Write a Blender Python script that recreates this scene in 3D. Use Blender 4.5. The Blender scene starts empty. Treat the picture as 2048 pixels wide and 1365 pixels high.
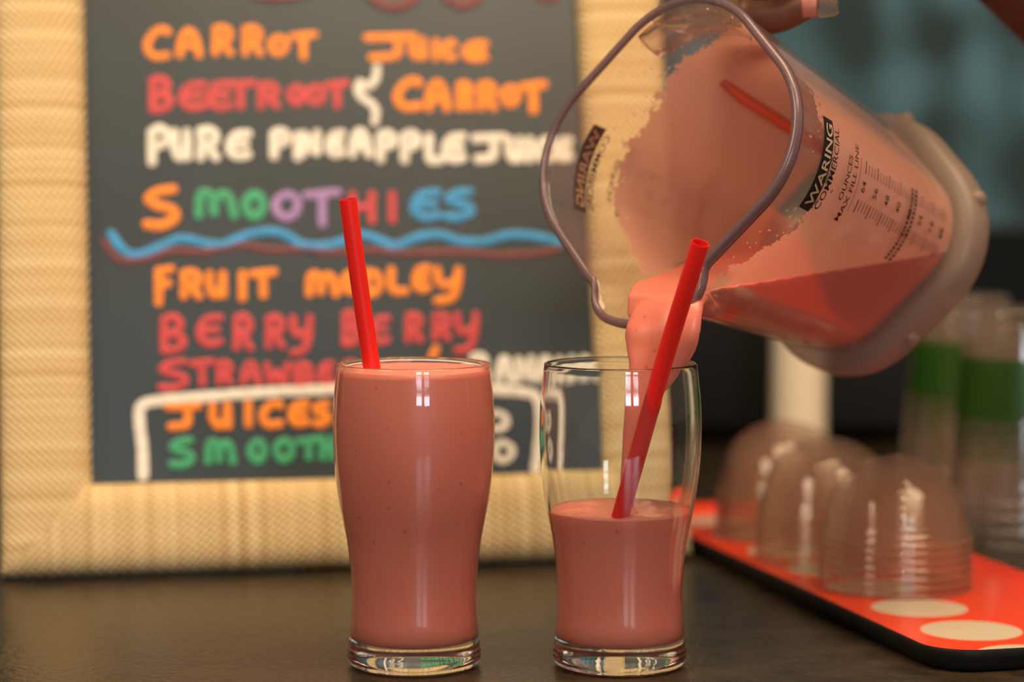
import bpy, bmesh, math, random
from mathutils import Vector, Matrix, noise
from math import sin, cos, pi, radians, sqrt
random.seed(4)
SC = bpy.context.scene
COL = SC.collection

# ------------------------------------------------------------------ camera, world, lights, exposure
cam_data = bpy.data.cameras.new('camera')
cam = bpy.data.objects.new('camera', cam_data); COL.objects.link(cam)
cam.location = (0, 0, .241)
cam.rotation_euler = (radians(90 - 4.4), 0, 0)
cam_data.sensor_width = 36; cam_data.lens = 85.0
cam_data.clip_start = .02
cam_data.dof.use_dof = True
cam_data.dof.focus_distance = 1.115
cam_data.dof.aperture_fstop = 3.8
cam_data.dof.aperture_blades = 0
SC.camera = cam
SC.view_settings.view_transform = 'Standard'
SC.view_settings.look = 'None'
SC.view_settings.gamma = 1
SC.view_settings.use_curve_mapping = False
SC.view_settings.exposure = 0.35
SC.cycles.transparent_max_bounces = 40
SC.cycles.transmission_bounces = 16
SC.cycles.max_bounces = 20
SC.cycles.glossy_bounces = 8
SC.cycles.sample_clamp_indirect = 6

world = bpy.data.worlds.new('room_air'); SC.world = world
world.use_nodes = True
wbg = world.node_tree.nodes['Background']
wbg.inputs[0].default_value = (1.0, .80, .62, 1); wbg.inputs[1].default_value = .16

def area(name, loc, target, sx, sy, power, color):
    l = bpy.data.lights.new(name, 'AREA'); l.shape = 'RECTANGLE'; l.size = sx; l.size_y = sy
    l.energy = power; l.color = color
    o = bpy.data.objects.new(name, l); COL.objects.link(o)
    o.location = loc
    o.rotation_euler = (Vector(target) - Vector(loc)).to_track_quat('-Z', 'Y').to_euler()
    return o
# daylight: the shop window behind the camera, panes of cool light
for i, (px, pz) in enumerate([(.62, .78), (1.40, .78), (.62, .46), (1.40, .46)]):
    area('window_daylight', (px, -2.6, pz), (.1, 1.2, .15), .50, .24, 6.2, (.80, .88, 1.0))
# warm ceiling light over the counter
area('ceiling_light', (.20, .85, 1.60), (.05, 1.25, .1), 1.0, .7, 24, (1.0, .72, .43))
# warm lamps hung in the shop: one to the right, one far left
area('shop_lamp', (.95, .50, 1.50), (.12, 1.15, .2), .6, .6, 12, (1.0, .70, .44))
area('shop_lamp', (-1.1, .2, 1.25), (-.1, 1.4, .15), .6, .6, 13, (1.0, .80, .55))
# three small warm spot bulbs
for i in range(3):
    l = bpy.data.lights.new('spot_bulb', 'POINT'); l.energy = 3.0; l.color = (1.0, .78, .5); l.shadow_soft_size = .02
    o = bpy.data.objects.new('spot_bulb', l); COL.objects.link(o); o.location = (.30 + i * .08, .30, 1.25)

# ------------------------------------------------------------------ helpers
def tag(o, label=None, cat=None, group=None, kind=None):
    if label: o['label'] = label
    if cat: o['category'] = cat
    if group: o['group'] = group
    if kind: o['kind'] = kind
    return o

def empty(name, loc=(0, 0, 0), mat=None):
    o = bpy.data.objects.new(name, None); COL.objects.link(o)
    o.empty_display_size = .01
    if mat is not None: o.matrix_world = mat
    else: o.location = loc
    return o

def link(name, me, mat, parent=None, smooth=True):
    if mat is not None: me.materials.append(mat)
    if smooth:
        for p in me.polygons: p.use_smooth = True
    o = bpy.data.objects.new(name, me); COL.objects.link(o)
    if parent is not None: o.parent = parent
    return o

def obj(name, bm, mat, parent=None, smooth=True, sharp=None):
    bmesh.ops.recalc_face_normals(bm, faces=bm.faces[:])
    me = bpy.data.meshes.new(name); bm.to_mesh(me); bm.free()
    o = link(name, me, mat, parent, smooth)
    if sharp is not None:
        me.set_sharp_from_angle(angle=radians(sharp))
    return o

def lathe(bm, prof, n=96, cx=0, cy=0, closed=False):
    rings = []
    for r, z in prof:
        if r < 1e-6: rings.append([bm.verts.new((cx, cy, z))])
        else: rings.append([bm.verts.new((cx + r * cos(2 * pi * i / n), cy + r * sin(2 * pi * i / n), z)) for i in range(n)])
    pairs = list(zip(rings, rings[1:]))
    if closed: pairs.append((rings[-1], rings[0]))
    for a, b in pairs:
        for i in range(n):
            j = (i + 1) % n
            if len(a) == 1 and len(b) == 1: continue
            if len(a) == 1: bm.faces.new((a[0], b[j], b[i]))
            elif len(b) == 1: bm.faces.new((a[i], a[j], b[0]))
            else: bm.faces.new((a[i], a[j], b[j], b[i]))
    return rings

def cap(bm, ring, flip=False):
    f = bm.faces.new(ring if not flip else ring[::-1]); return f

def loft(bm, loops, caps=True):
    R = [[bm.verts.new(p) for p in lp] for lp in loops]
    n = len(R[0])
    for a, b in zip(R, R[1:]):
        for i in range(n):
            j = (i + 1) % n
            bm.faces.new((a[i], a[j], b[j], b[i]))
    if caps:
        bm.faces.new(R[0][::-1]); bm.faces.new(R[-1])
    return R

def spline(pts, per=8):
    pts = [Vector(p) for p in pts]
    if len(pts) < 3:
        return [pts[0].lerp(pts[-1], i / per) for i in range(per + 1)]
    P = [2 * pts[0] - pts[1]] + pts + [2 * pts[-1] - pts[-2]]
    out = []
    for k in range(1, len(P) - 2):
        a, b, c, d = P[k - 1], P[k], P[k + 1], P[k + 2]
        for i in range(per):
            t = i / per
            out.append(.5 * ((2 * b) + (c - a) * t + (2 * a - 5 * b + 4 * c - d) * t * t + (3 * b - a - 3 * c + d) * t ** 3))
    out.append(pts[-1]); return out

def tube_pts(path, rad, n=16):
    """circular loops along a path; rad may be a list"""
    loops = []; up = None
    for i, p in enumerate(path):
        t = (path[min(i + 1, len(path) - 1)] - path[max(i - 1, 0)]).normalized()
        if up is None:
            up = Vector((0, 0, 1)) if abs(t.z) < .9 else Vector((1, 0, 0))
        s = t.cross(up).normalized(); u = s.cross(t).normalized(); up = u
        r = rad[i] if isinstance(rad, (list, tuple)) else rad
        loops.append([p + s * (r * cos(2 * pi * k / n)) + u * (r * sin(2 * pi * k / n)) for k in range(n)])
    return loops

def rrect(hx, hy, r, n=8, cx=0, cy=0):
    out = []
    for qx, qy, a0 in ((1, 1, 0), (-1, 1, 90), (-1, -1, 180), (1, -1, 270)):
        for k in range(n + 1):
            a = radians(a0 + 90 * k / n)
            out.append((cx + qx * (hx - r) + r * cos(a), cy + qy * (hy - r) + r * sin(a)))
    return out

def rays(hx, hy, r, th):
    """distance from the centre to a rounded rectangle in direction th"""
    lo, hi = 0.0, hx + hy
    c, s = abs(cos(th)), abs(sin(th))
    for _ in range(40):
        m = .5 * (lo + hi); x, y = m * c, m * s
        dx, dy = max(x - (hx - r), 0), max(y - (hy - r), 0)
        inside = x < hx and y < hy and (dx * dx + dy * dy < r * r)
        if inside: lo = m
        else: hi = m
    return lo

# ------------------------------------------------------------------ materials
def mat(name):
    m = bpy.data.materials.new(name); m.use_nodes = True
    nt = m.node_tree; return m, nt, nt.nodes, nt.links, nt.nodes['Principled BSDF']

def plain(name, color, rough=.5, metal=0, spec=.5, sss=0, sssr=(1, .4, .25), scale=.005, noise_amt=0, noise_scale=40, coat=0):
    m, nt, N, L, b = mat(name)
    b.inputs['Base Color'].default_value = (*color, 1)
    b.inputs['Roughness'].default_value = rough; b.inputs['Metallic'].default_value = metal
    b.inputs['Specular IOR Level'].default_value = spec
    b.inputs['Coat Weight'].default_value = coat
    if sss:
        b.inputs['Subsurface Weight'].default_value = sss; b.inputs['Subsurface Radius'].default_value = sssr
        b.inputs['Subsurface Scale'].default_value = scale
    if noise_amt:
        tc = N.new('ShaderNodeTexCoord'); nz = N.new('ShaderNodeTexNoise'); nz.inputs['Scale'].default_value = noise_scale
        nz.inputs['Detail'].default_value = 6
        rp = N.new('ShaderNodeMapRange'); rp.inputs[1].default_value = .3; rp.inputs[2].default_value = .7
        rp.inputs[3].default_value = 1 - noise_amt; rp.inputs[4].default_value = 1 + noise_amt
        mx = N.new('ShaderNodeMix'); mx.data_type = 'RGBA'; mx.blend_type = 'MULTIPLY'; mx.inputs[0].default_value = 1
        mx.inputs[6].default_value = (*color, 1)
        L.new(tc.outputs['Object'], nz.inputs['Vector']); L.new(nz.outputs['Fac'], rp.inputs[0])
        L.new(rp.outputs[0], mx.inputs[7]); L.new(mx.outputs[2], b.inputs['Base Color'])
    return m

def thin_clear(name, tint=(1, 1, 1), ior=1.5, rough=.03, haze=0.0, haze_col=(.8, .75, .7), bump=0, bump_scale=60):
    """thin clear plastic: light passes straight through, the surface mirrors by Fresnel, plus a little milky haze"""
    m, nt, N, L, b = mat(name)
    N.remove(b)
    out = N['Material Output']
    tr = N.new('ShaderNodeBsdfTransparent'); tr.inputs[0].default_value = (*tint, 1)
    gl = N.new('ShaderNodeBsdfGlossy'); gl.inputs['Roughness'].default_value = rough
    fr = N.new('ShaderNodeFresnel')
    gm = N.new('ShaderNodeNewGeometry'); io = N.new('ShaderNodeMapRange')      # the same mirror from both sides of a thin wall
    io.inputs[3].default_value = ior; io.inputs[4].default_value = 1 / ior
    L.new(gm.outputs['Backfacing'], io.inputs[0]); L.new(io.outputs[0], fr.inputs[0])
    mx = N.new('ShaderNodeMixShader')
    L.new(fr.outputs[0], mx.inputs[0]); L.new(tr.outputs[0], mx.inputs[1]); L.new(gl.outputs[0], mx.inputs[2])
    last = mx
    if haze:
        df = N.new('ShaderNodeBsdfDiffuse'); df.inputs[0].default_value = (*haze_col, 1)
        tl = N.new('ShaderNodeBsdfTranslucent'); tl.inputs[0].default_value = (*haze_col, 1)
        ad = N.new('ShaderNodeMixShader'); ad.inputs[0].default_value = .5
        L.new(df.outputs[0], ad.inputs[1]); L.new(tl.outputs[0], ad.inputs[2])
        m2 = N.new('ShaderNodeMixShader'); m2.inputs[0].default_value = haze
        L.new(mx.outputs[0], m2.inputs[1]); L.new(ad.outputs[0], m2.inputs[2]); last = m2
    if bump:
        tc = N.new('ShaderNodeTexCoord'); nz = N.new('ShaderNodeTexNoise'); nz.inputs['Scale'].default_value = bump_scale
        bp = N.new('ShaderNodeBump'); bp.inputs['Strength'].default_value = bump; bp.inputs['Distance'].default_value = .001
        L.new(tc.outputs['Object'], nz.inputs['Vector']); L.new(nz.outputs['Fac'], bp.inputs['Height'])
        L.new(bp.outputs[0], gl.inputs['Normal']); L.new(bp.outputs[0], fr.inputs['Normal'])
    L.new(last.outputs[0], out.inputs['Surface'])
    return m

def real_glass(name, color=(1, 1, 1), ior=1.5):
    m, nt, N, L, b = mat(name)
    N.remove(b)
    g = N.new('ShaderNodeBsdfGlass'); g.inputs['Color'].default_value = (*color, 1); g.inputs['Roughness'].default_value = 0; g.inputs['IOR'].default_value = ior
    L.new(g.outputs[0], N['Material Output'].inputs['Surface'])
    return m

def smoothie_material(name, color, rough=.3):
    m, nt, N, L, b = mat(name)
    tc = N.new('ShaderNodeTexCoord')
    vo = N.new('ShaderNodeTexVoronoi'); vo.inputs['Scale'].default_value = 130; vo.inputs['Randomness'].default_value = 1
    rp = N.new('ShaderNodeValToRGB'); rp.color_ramp.elements[0].position = .05; rp.color_ramp.elements[1].position = .16
    rp.color_ramp.elements[0].color = (1, 1, 1, 1); rp.color_ramp.elements[1].color = (0, 0, 0, 1)
    # only a few of the cells carry a seed or a bubble
    wn = N.new('ShaderNodeMath'); wn.operation = 'GREATER_THAN'; wn.inputs[1].default_value = .45
    sp = N.new('ShaderNodeSeparateColor')
    mul = N.new('ShaderNodeMath'); mul.operation = 'MULTIPLY'
    L.new(tc.outputs['Object'], vo.inputs['Vector']); L.new(vo.outputs['Distance'], rp.inputs[0])
    L.new(vo.outputs['Color'], sp.inputs[0]); L.new(sp.outputs[0], wn.inputs[0])
    L.new(rp.outputs[0], mul.inputs[0]); L.new(wn.outputs[0], mul.inputs[1])
    nz = N.new('ShaderNodeTexNoise'); nz.inputs['Scale'].default_value = 35; nz.inputs['Detail'].default_value = 4
    L.new(tc.outputs['Object'], nz.inputs['Vector'])
    m1 = N.new('ShaderNodeMix'); m1.data_type = 'RGBA'
    m1.inputs[6].default_value = (color[0] * .94, color[1] * .9, color[2] * .9, 1); m1.inputs[7].default_value = (min(1, color[0] * 1.05), color[1] * 1.1, color[2] * 1.1, 1)
    L.new(nz.outputs['Fac'], m1.inputs[0])
    m2 = N.new('ShaderNodeMix'); m2.data_type = 'RGBA'; m2.inputs[7].default_value = (color[0] * .55, color[1] * .3, color[2] * .3, 1)
    sc = N.new('ShaderNodeMath'); sc.operation = 'MULTIPLY'; sc.inputs[1].default_value = .55
    L.new(mul.outputs[0], sc.inputs[0]); L.new(sc.outputs[0], m2.inputs[0]); L.new(m1.outputs[2], m2.inputs[6])
    L.new(m2.outputs[2], b.inputs['Base Color'])
    b.inputs['Roughness'].default_value = rough
    b.inputs['Subsurface Weight'].default_value = .35; b.inputs['Subsurface Radius'].default_value = (1, .35, .25)
    b.inputs['Subsurface Scale'].default_value = .006
    return m

M = {}
M['smoothie'] = smoothie_material('strawberry_smoothie', (.68, .215, .165))
M['shaded_smoothie'] = smoothie_material('strawberry_smoothie_shaded', (.60, .165, .118), .33)  # darker copy of the same smoothie; the pool's shade is put into its colour
M['straw'] = plain('red_straw_plastic', (.72, .012, .008), .32, sss=.2, scale=.003, sssr=(1, .1, .05))
M['glass'] = real_glass('clear_glass', (.99, 1, .995), 1.48)
M['jar'] = thin_clear('clear_polycarbonate', (.985, .965, .96), 1.42, .06, haze=.035, haze_col=(.75, .6, .55), bump=.06)
M['ink'] = plain('black_print', (.006, .005, .005), .5)
M['ink_gold'] = plain('bare_letters_in_print', (.42, .29, .18), .5)
M['skin'] = plain('dark_skin', (.095, .030, .016), .5, sss=.25, scale=.004, noise_amt=.15, noise_scale=120)
M['nail'] = plain('pink_nail', (.62, .25, .20), .3)

def rim_plastic():
    m, nt, N, L, b = mat('tinted_rim_plastic')
    b.inputs['Base Color'].default_value = (.16, .105, .12, 1); b.inputs['Roughness'].default_value = .18
    b.inputs['Specular IOR Level'].default_value = .6
    tr = N.new('ShaderNodeBsdfTransparent'); tr.inputs[0].default_value = (.75, .62, .66, 1)
    mx = N.new('ShaderNodeMixShader'); mx.inputs[0].default_value = .62
    L.new(tr.outputs[0], mx.inputs[1]); L.new(b.outputs[0], mx.inputs[2]); L.new(mx.outputs[0], N['Material Output'].inputs['Surface'])
    return m
M['rim'] = rim_plastic()

def collar_plastic():
    m, nt, N, L, b = mat('milky_collar_plastic')
    b.inputs['Base Color'].default_value = (.42, .33, .27, 1); b.inputs['Roughness'].default_value = .3
    tr = N.new('ShaderNodeBsdfTransparent'); tr.inputs[0].default_value = (.8, .74, .7, 1)
    tl = N.new('ShaderNodeBsdfTranslucent'); tl.inputs[0].default_value = (.55, .42, .35, 1)
    m1 = N.new('ShaderNodeMixShader'); m1.inputs[0].default_value = .4
    mx = N.new('ShaderNodeMixShader'); mx.inputs[0].default_value = .55
    L.new(b.outputs[0], m1.inputs[1]); L.new(tl.outputs[0], m1.inputs[2])
    L.new(tr.outputs[0], mx.inputs[1]); L.new(m1.outputs[0], mx.inputs[2]); L.new(mx.outputs[0], N['Material Output'].inputs['Surface'])
    return m
M['collar'] = collar_plastic()

def film_material():
    """a thin coat of smoothie on plastic: light from outside glows through it"""
    m = smoothie_material('smoothie_film', (.78, .42, .31), .4)
    nt = m.node_tree; N, L = nt.nodes, nt.links; b = N['Principled BSDF']
    b.inputs['Subsurface Weight'].default_value = 0
    tl = N.new('ShaderNodeBsdfTranslucent'); tl.inputs[0].default_value = (.90, .50, .37, 1)
    tr = N.new('ShaderNodeBsdfTransparent')
    m1 = N.new('ShaderNodeMixShader'); m1.inputs[0].default_value = .45
    m2 = N.new('ShaderNodeMixShader'); m2.inputs[0].default_value = .10
    L.new(b.outputs[0], m1.inputs[1]); L.new(tl.outputs[0], m1.inputs[2])
    L.new(m1.outputs[0], m2.inputs[1]); L.new(tr.outputs[0], m2.inputs[2])
    L.new(m2.outputs[0], N['Material Output'].inputs['Surface'])
    return m
M['film'] = film_material()

def counter_material():
    m, nt, N, L, b = mat('dark_stone_worktop')
    tc = N.new('ShaderNodeTexCoord')
    mp = N.new('ShaderNodeMapping'); mp.inputs['Scale'].default_value = (15, 19, 10)
    nz = N.new('ShaderNodeTexNoise'); nz.inputs['Scale'].default_value = 2.2; nz.inputs['Detail'].default_value = 9; nz.inputs['Roughness'].default_value = .68
    rp = N.new('ShaderNodeValToRGB')
    rp.color_ramp.elements[0].position = .35; rp.color_ramp.elements[0].color = (.017, .012, .0075, 1)
    rp.color_ramp.elements[1].position = .75; rp.color_ramp.elements[1].color = (.048, .033, .019, 1)
    L.new(tc.outputs['Object'], mp.inputs[0]); L.new(mp.outputs[0], nz.inputs['Vector']); L.new(nz.outputs['Fac'], rp.inputs[0])
    L.new(rp.outputs[0], b.inputs['Base Color'])
    r2 = N.new('ShaderNodeMapRange'); r2.inputs[1].default_value = .3; r2.inputs[2].default_value = .7; r2.inputs[3].default_value = .22; r2.inputs[4].default_value = .34
    L.new(nz.outputs['Fac'], r2.inputs[0]); L.new(r2.outputs[0], b.inputs['Roughness'])
    n2 = N.new('ShaderNodeTexNoise'); n2.inputs['Scale'].default_value = 260; n2.inputs['Detail'].default_value = 5
    L.new(tc.outputs['Object'], n2.inputs['Vector'])
    bp = N.new('ShaderNodeBump'); bp.inputs['Strength'].default_value = .35; bp.inputs['Distance'].default_value = .0015
    L.new(n2.outputs['Fac'], bp.inputs['Height']); L.new(bp.outputs[0], b.inputs['Normal'])
    b.inputs['Specular IOR Level'].default_value = .5
    return m
M['counter'] = counter_material()

def tile_material():
    """teal glazed tiles with a soft leaf-like pattern of light and dark patches"""
    m, nt, N, L, b = mat('teal_pattern_tiles')
    tc = N.new('ShaderNodeTexCoord')
    n0 = N.new('ShaderNodeTexNoise'); n0.inputs['Scale'].default_value = 6; n0.inputs['Detail'].default_value = 2
    L.new(tc.outputs['Object'], n0.inputs['Vector'])
    ws = N.new('ShaderNodeVectorMath'); ws.operation = 'SCALE'; ws.inputs[3].default_value = .14
    L.new(n0.outputs['Color'], ws.inputs[0])
    ad = N.new('ShaderNodeVectorMath'); L.new(tc.outputs['Object'], ad.inputs[0]); L.new(ws.outputs[0], ad.inputs[1])
    sp = N.new('ShaderNodeSeparateXYZ'); L.new(ad.outputs[0], sp.inputs[0])
    def math(op, a, bb=None):
        n = N.new('ShaderNodeMath'); n.operation = op
        for i, v in enumerate((a, bb)):
            if v is None: continue
            if isinstance(v, (int, float)): n.inputs[i].default_value = v
            else: L.new(v, n.inputs[i])
        return n.outputs[0]
    P, Q = .19, .15
    u = math('MULTIPLY', sp.outputs[0], 1 / P); v = math('MULTIPLY', sp.outputs[2], 1 / Q)
    p = math('SINE', math('MULTIPLY', math('ADD', u, math('MULTIPLY', v, .5)), 2 * pi)); q = math('SINE', math('MULTIPLY', math('SUBTRACT', math('MULTIPLY', v, .5), u), 2 * pi))
    fac = math('ADD', math('MULTIPLY', math('MULTIPLY', p, q), .6), .42)
    fac = math('ADD', fac, math('MULTIPLY', math('SUBTRACT', n0.outputs['Fac'], .5), 1.2))
    mx = N.new('ShaderNodeMix'); mx.data_type = 'RGBA'
    mx.inputs[6].default_value = (.022, .042, .048, 1); mx.inputs[7].default_value = (.078, .18, .25, 1)
    L.new(fac, mx.inputs[0]); L.new(mx.outputs[2], b.inputs['Base Color'])
    b.inputs['Roughness'].default_value = .6; b.inputs['Specular IOR Level'].default_value = .15
    return m
M['tile'] = tile_material()
M['splash'] = plain('black_splashback', (.004, .006, .007), .5, spec=.1)
M['ledge'] = plain('dark_ledge', (.012, .015, .014), .5)
M['black'] = plain('black_plastic', (.007, .0065, .0065), .5, spec=.2)
M['cream'] = plain('cream_plastic', (.86, .76, .60), .4, sss=.1)
M['floor'] = plain('floor_tiles', (.12, .1, .08), .6)

def weave_material():
    m, nt, N, L, b = mat('woven_straw_fabric')
    tc = N.new('ShaderNodeTexCoord'); sp = N.new('ShaderNodeSeparateXYZ'); L.new(tc.outputs['UV'], sp.inputs[0])
    def math(op, a, bb=None):
        n = N.new('ShaderNodeMath'); n.operation = op
        for i, v in enumerate((a, bb)):
            if v is None: continue
            if isinstance(v, (int, float)): n.inputs[i].default_value = v
            else: L.new(v, n.inputs[i])
        return n.outputs[0]
    U, V = sp.outputs[0], sp.outputs[1]          # metres along and across the frame
    a = math('SINE', math('MULTIPLY', U, 2 * pi / .0052)); c = math('SINE', math('MULTIPLY', math('ADD', V, math('MULTIPLY', U, .2)), 2 * pi / .0044))
    knot = math('MULTIPLY', a, c)                # over and under
    nz = N.new('ShaderNodeTexNoise'); nz.noise_dimensions = '1D'; nz.inputs['Scale'].default_value = 170; nz.inputs['Detail'].default_value = 2
    L.new(U, nz.inputs['W'])
    band = math('MULTIPLY', math('SUBTRACT', nz.outputs['Fac'], .5), 1.1)
    fac = math('ADD', math('ADD', math('MULTIPLY', knot, .28), .5), band)
    mx = N.new('ShaderNodeValToRGB')
    mx.color_ramp.elements[0].position = .1; mx.color_ramp.elements[0].color = (.46, .285, .10, 1)
    mx.color_ramp.elements[1].position = .95; mx.color_ramp.elements[1].color = (.85, .69, .41, 1)
    L.new(fac, mx.inputs[0]); L.new(mx.outputs[0], b.inputs['Base Color'])
    b.inputs['Roughness'].default_value = .65
    bp = N.new('ShaderNodeBump'); bp.inputs['Strength'].default_value = .8; bp.inputs['Distance'].default_value = .0012
    L.new(knot, bp.inputs['Height']); L.new(bp.outputs[0], b.inputs['Normal'])
    return m
M['weave'] = weave_material()
M['slate'] = plain('slate_board_paint', (.017, .028, .036), .40, spec=.55, noise_amt=.18, noise_scale=9)
PAINT = dict(orange=(.78, .22, .012), red=(.50, .045, .055), white=(.66, .63, .57), green=(.03, .30, .15), purple=(.30, .18, .42),
             blue=(.025, .25, .55), maroon=(.14, .028, .034))
for k, c in PAINT.items(): M['paint_' + k] = plain(k + '_chalk_paint', c, .6, noise_amt=.2, noise_scale=150)
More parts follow.
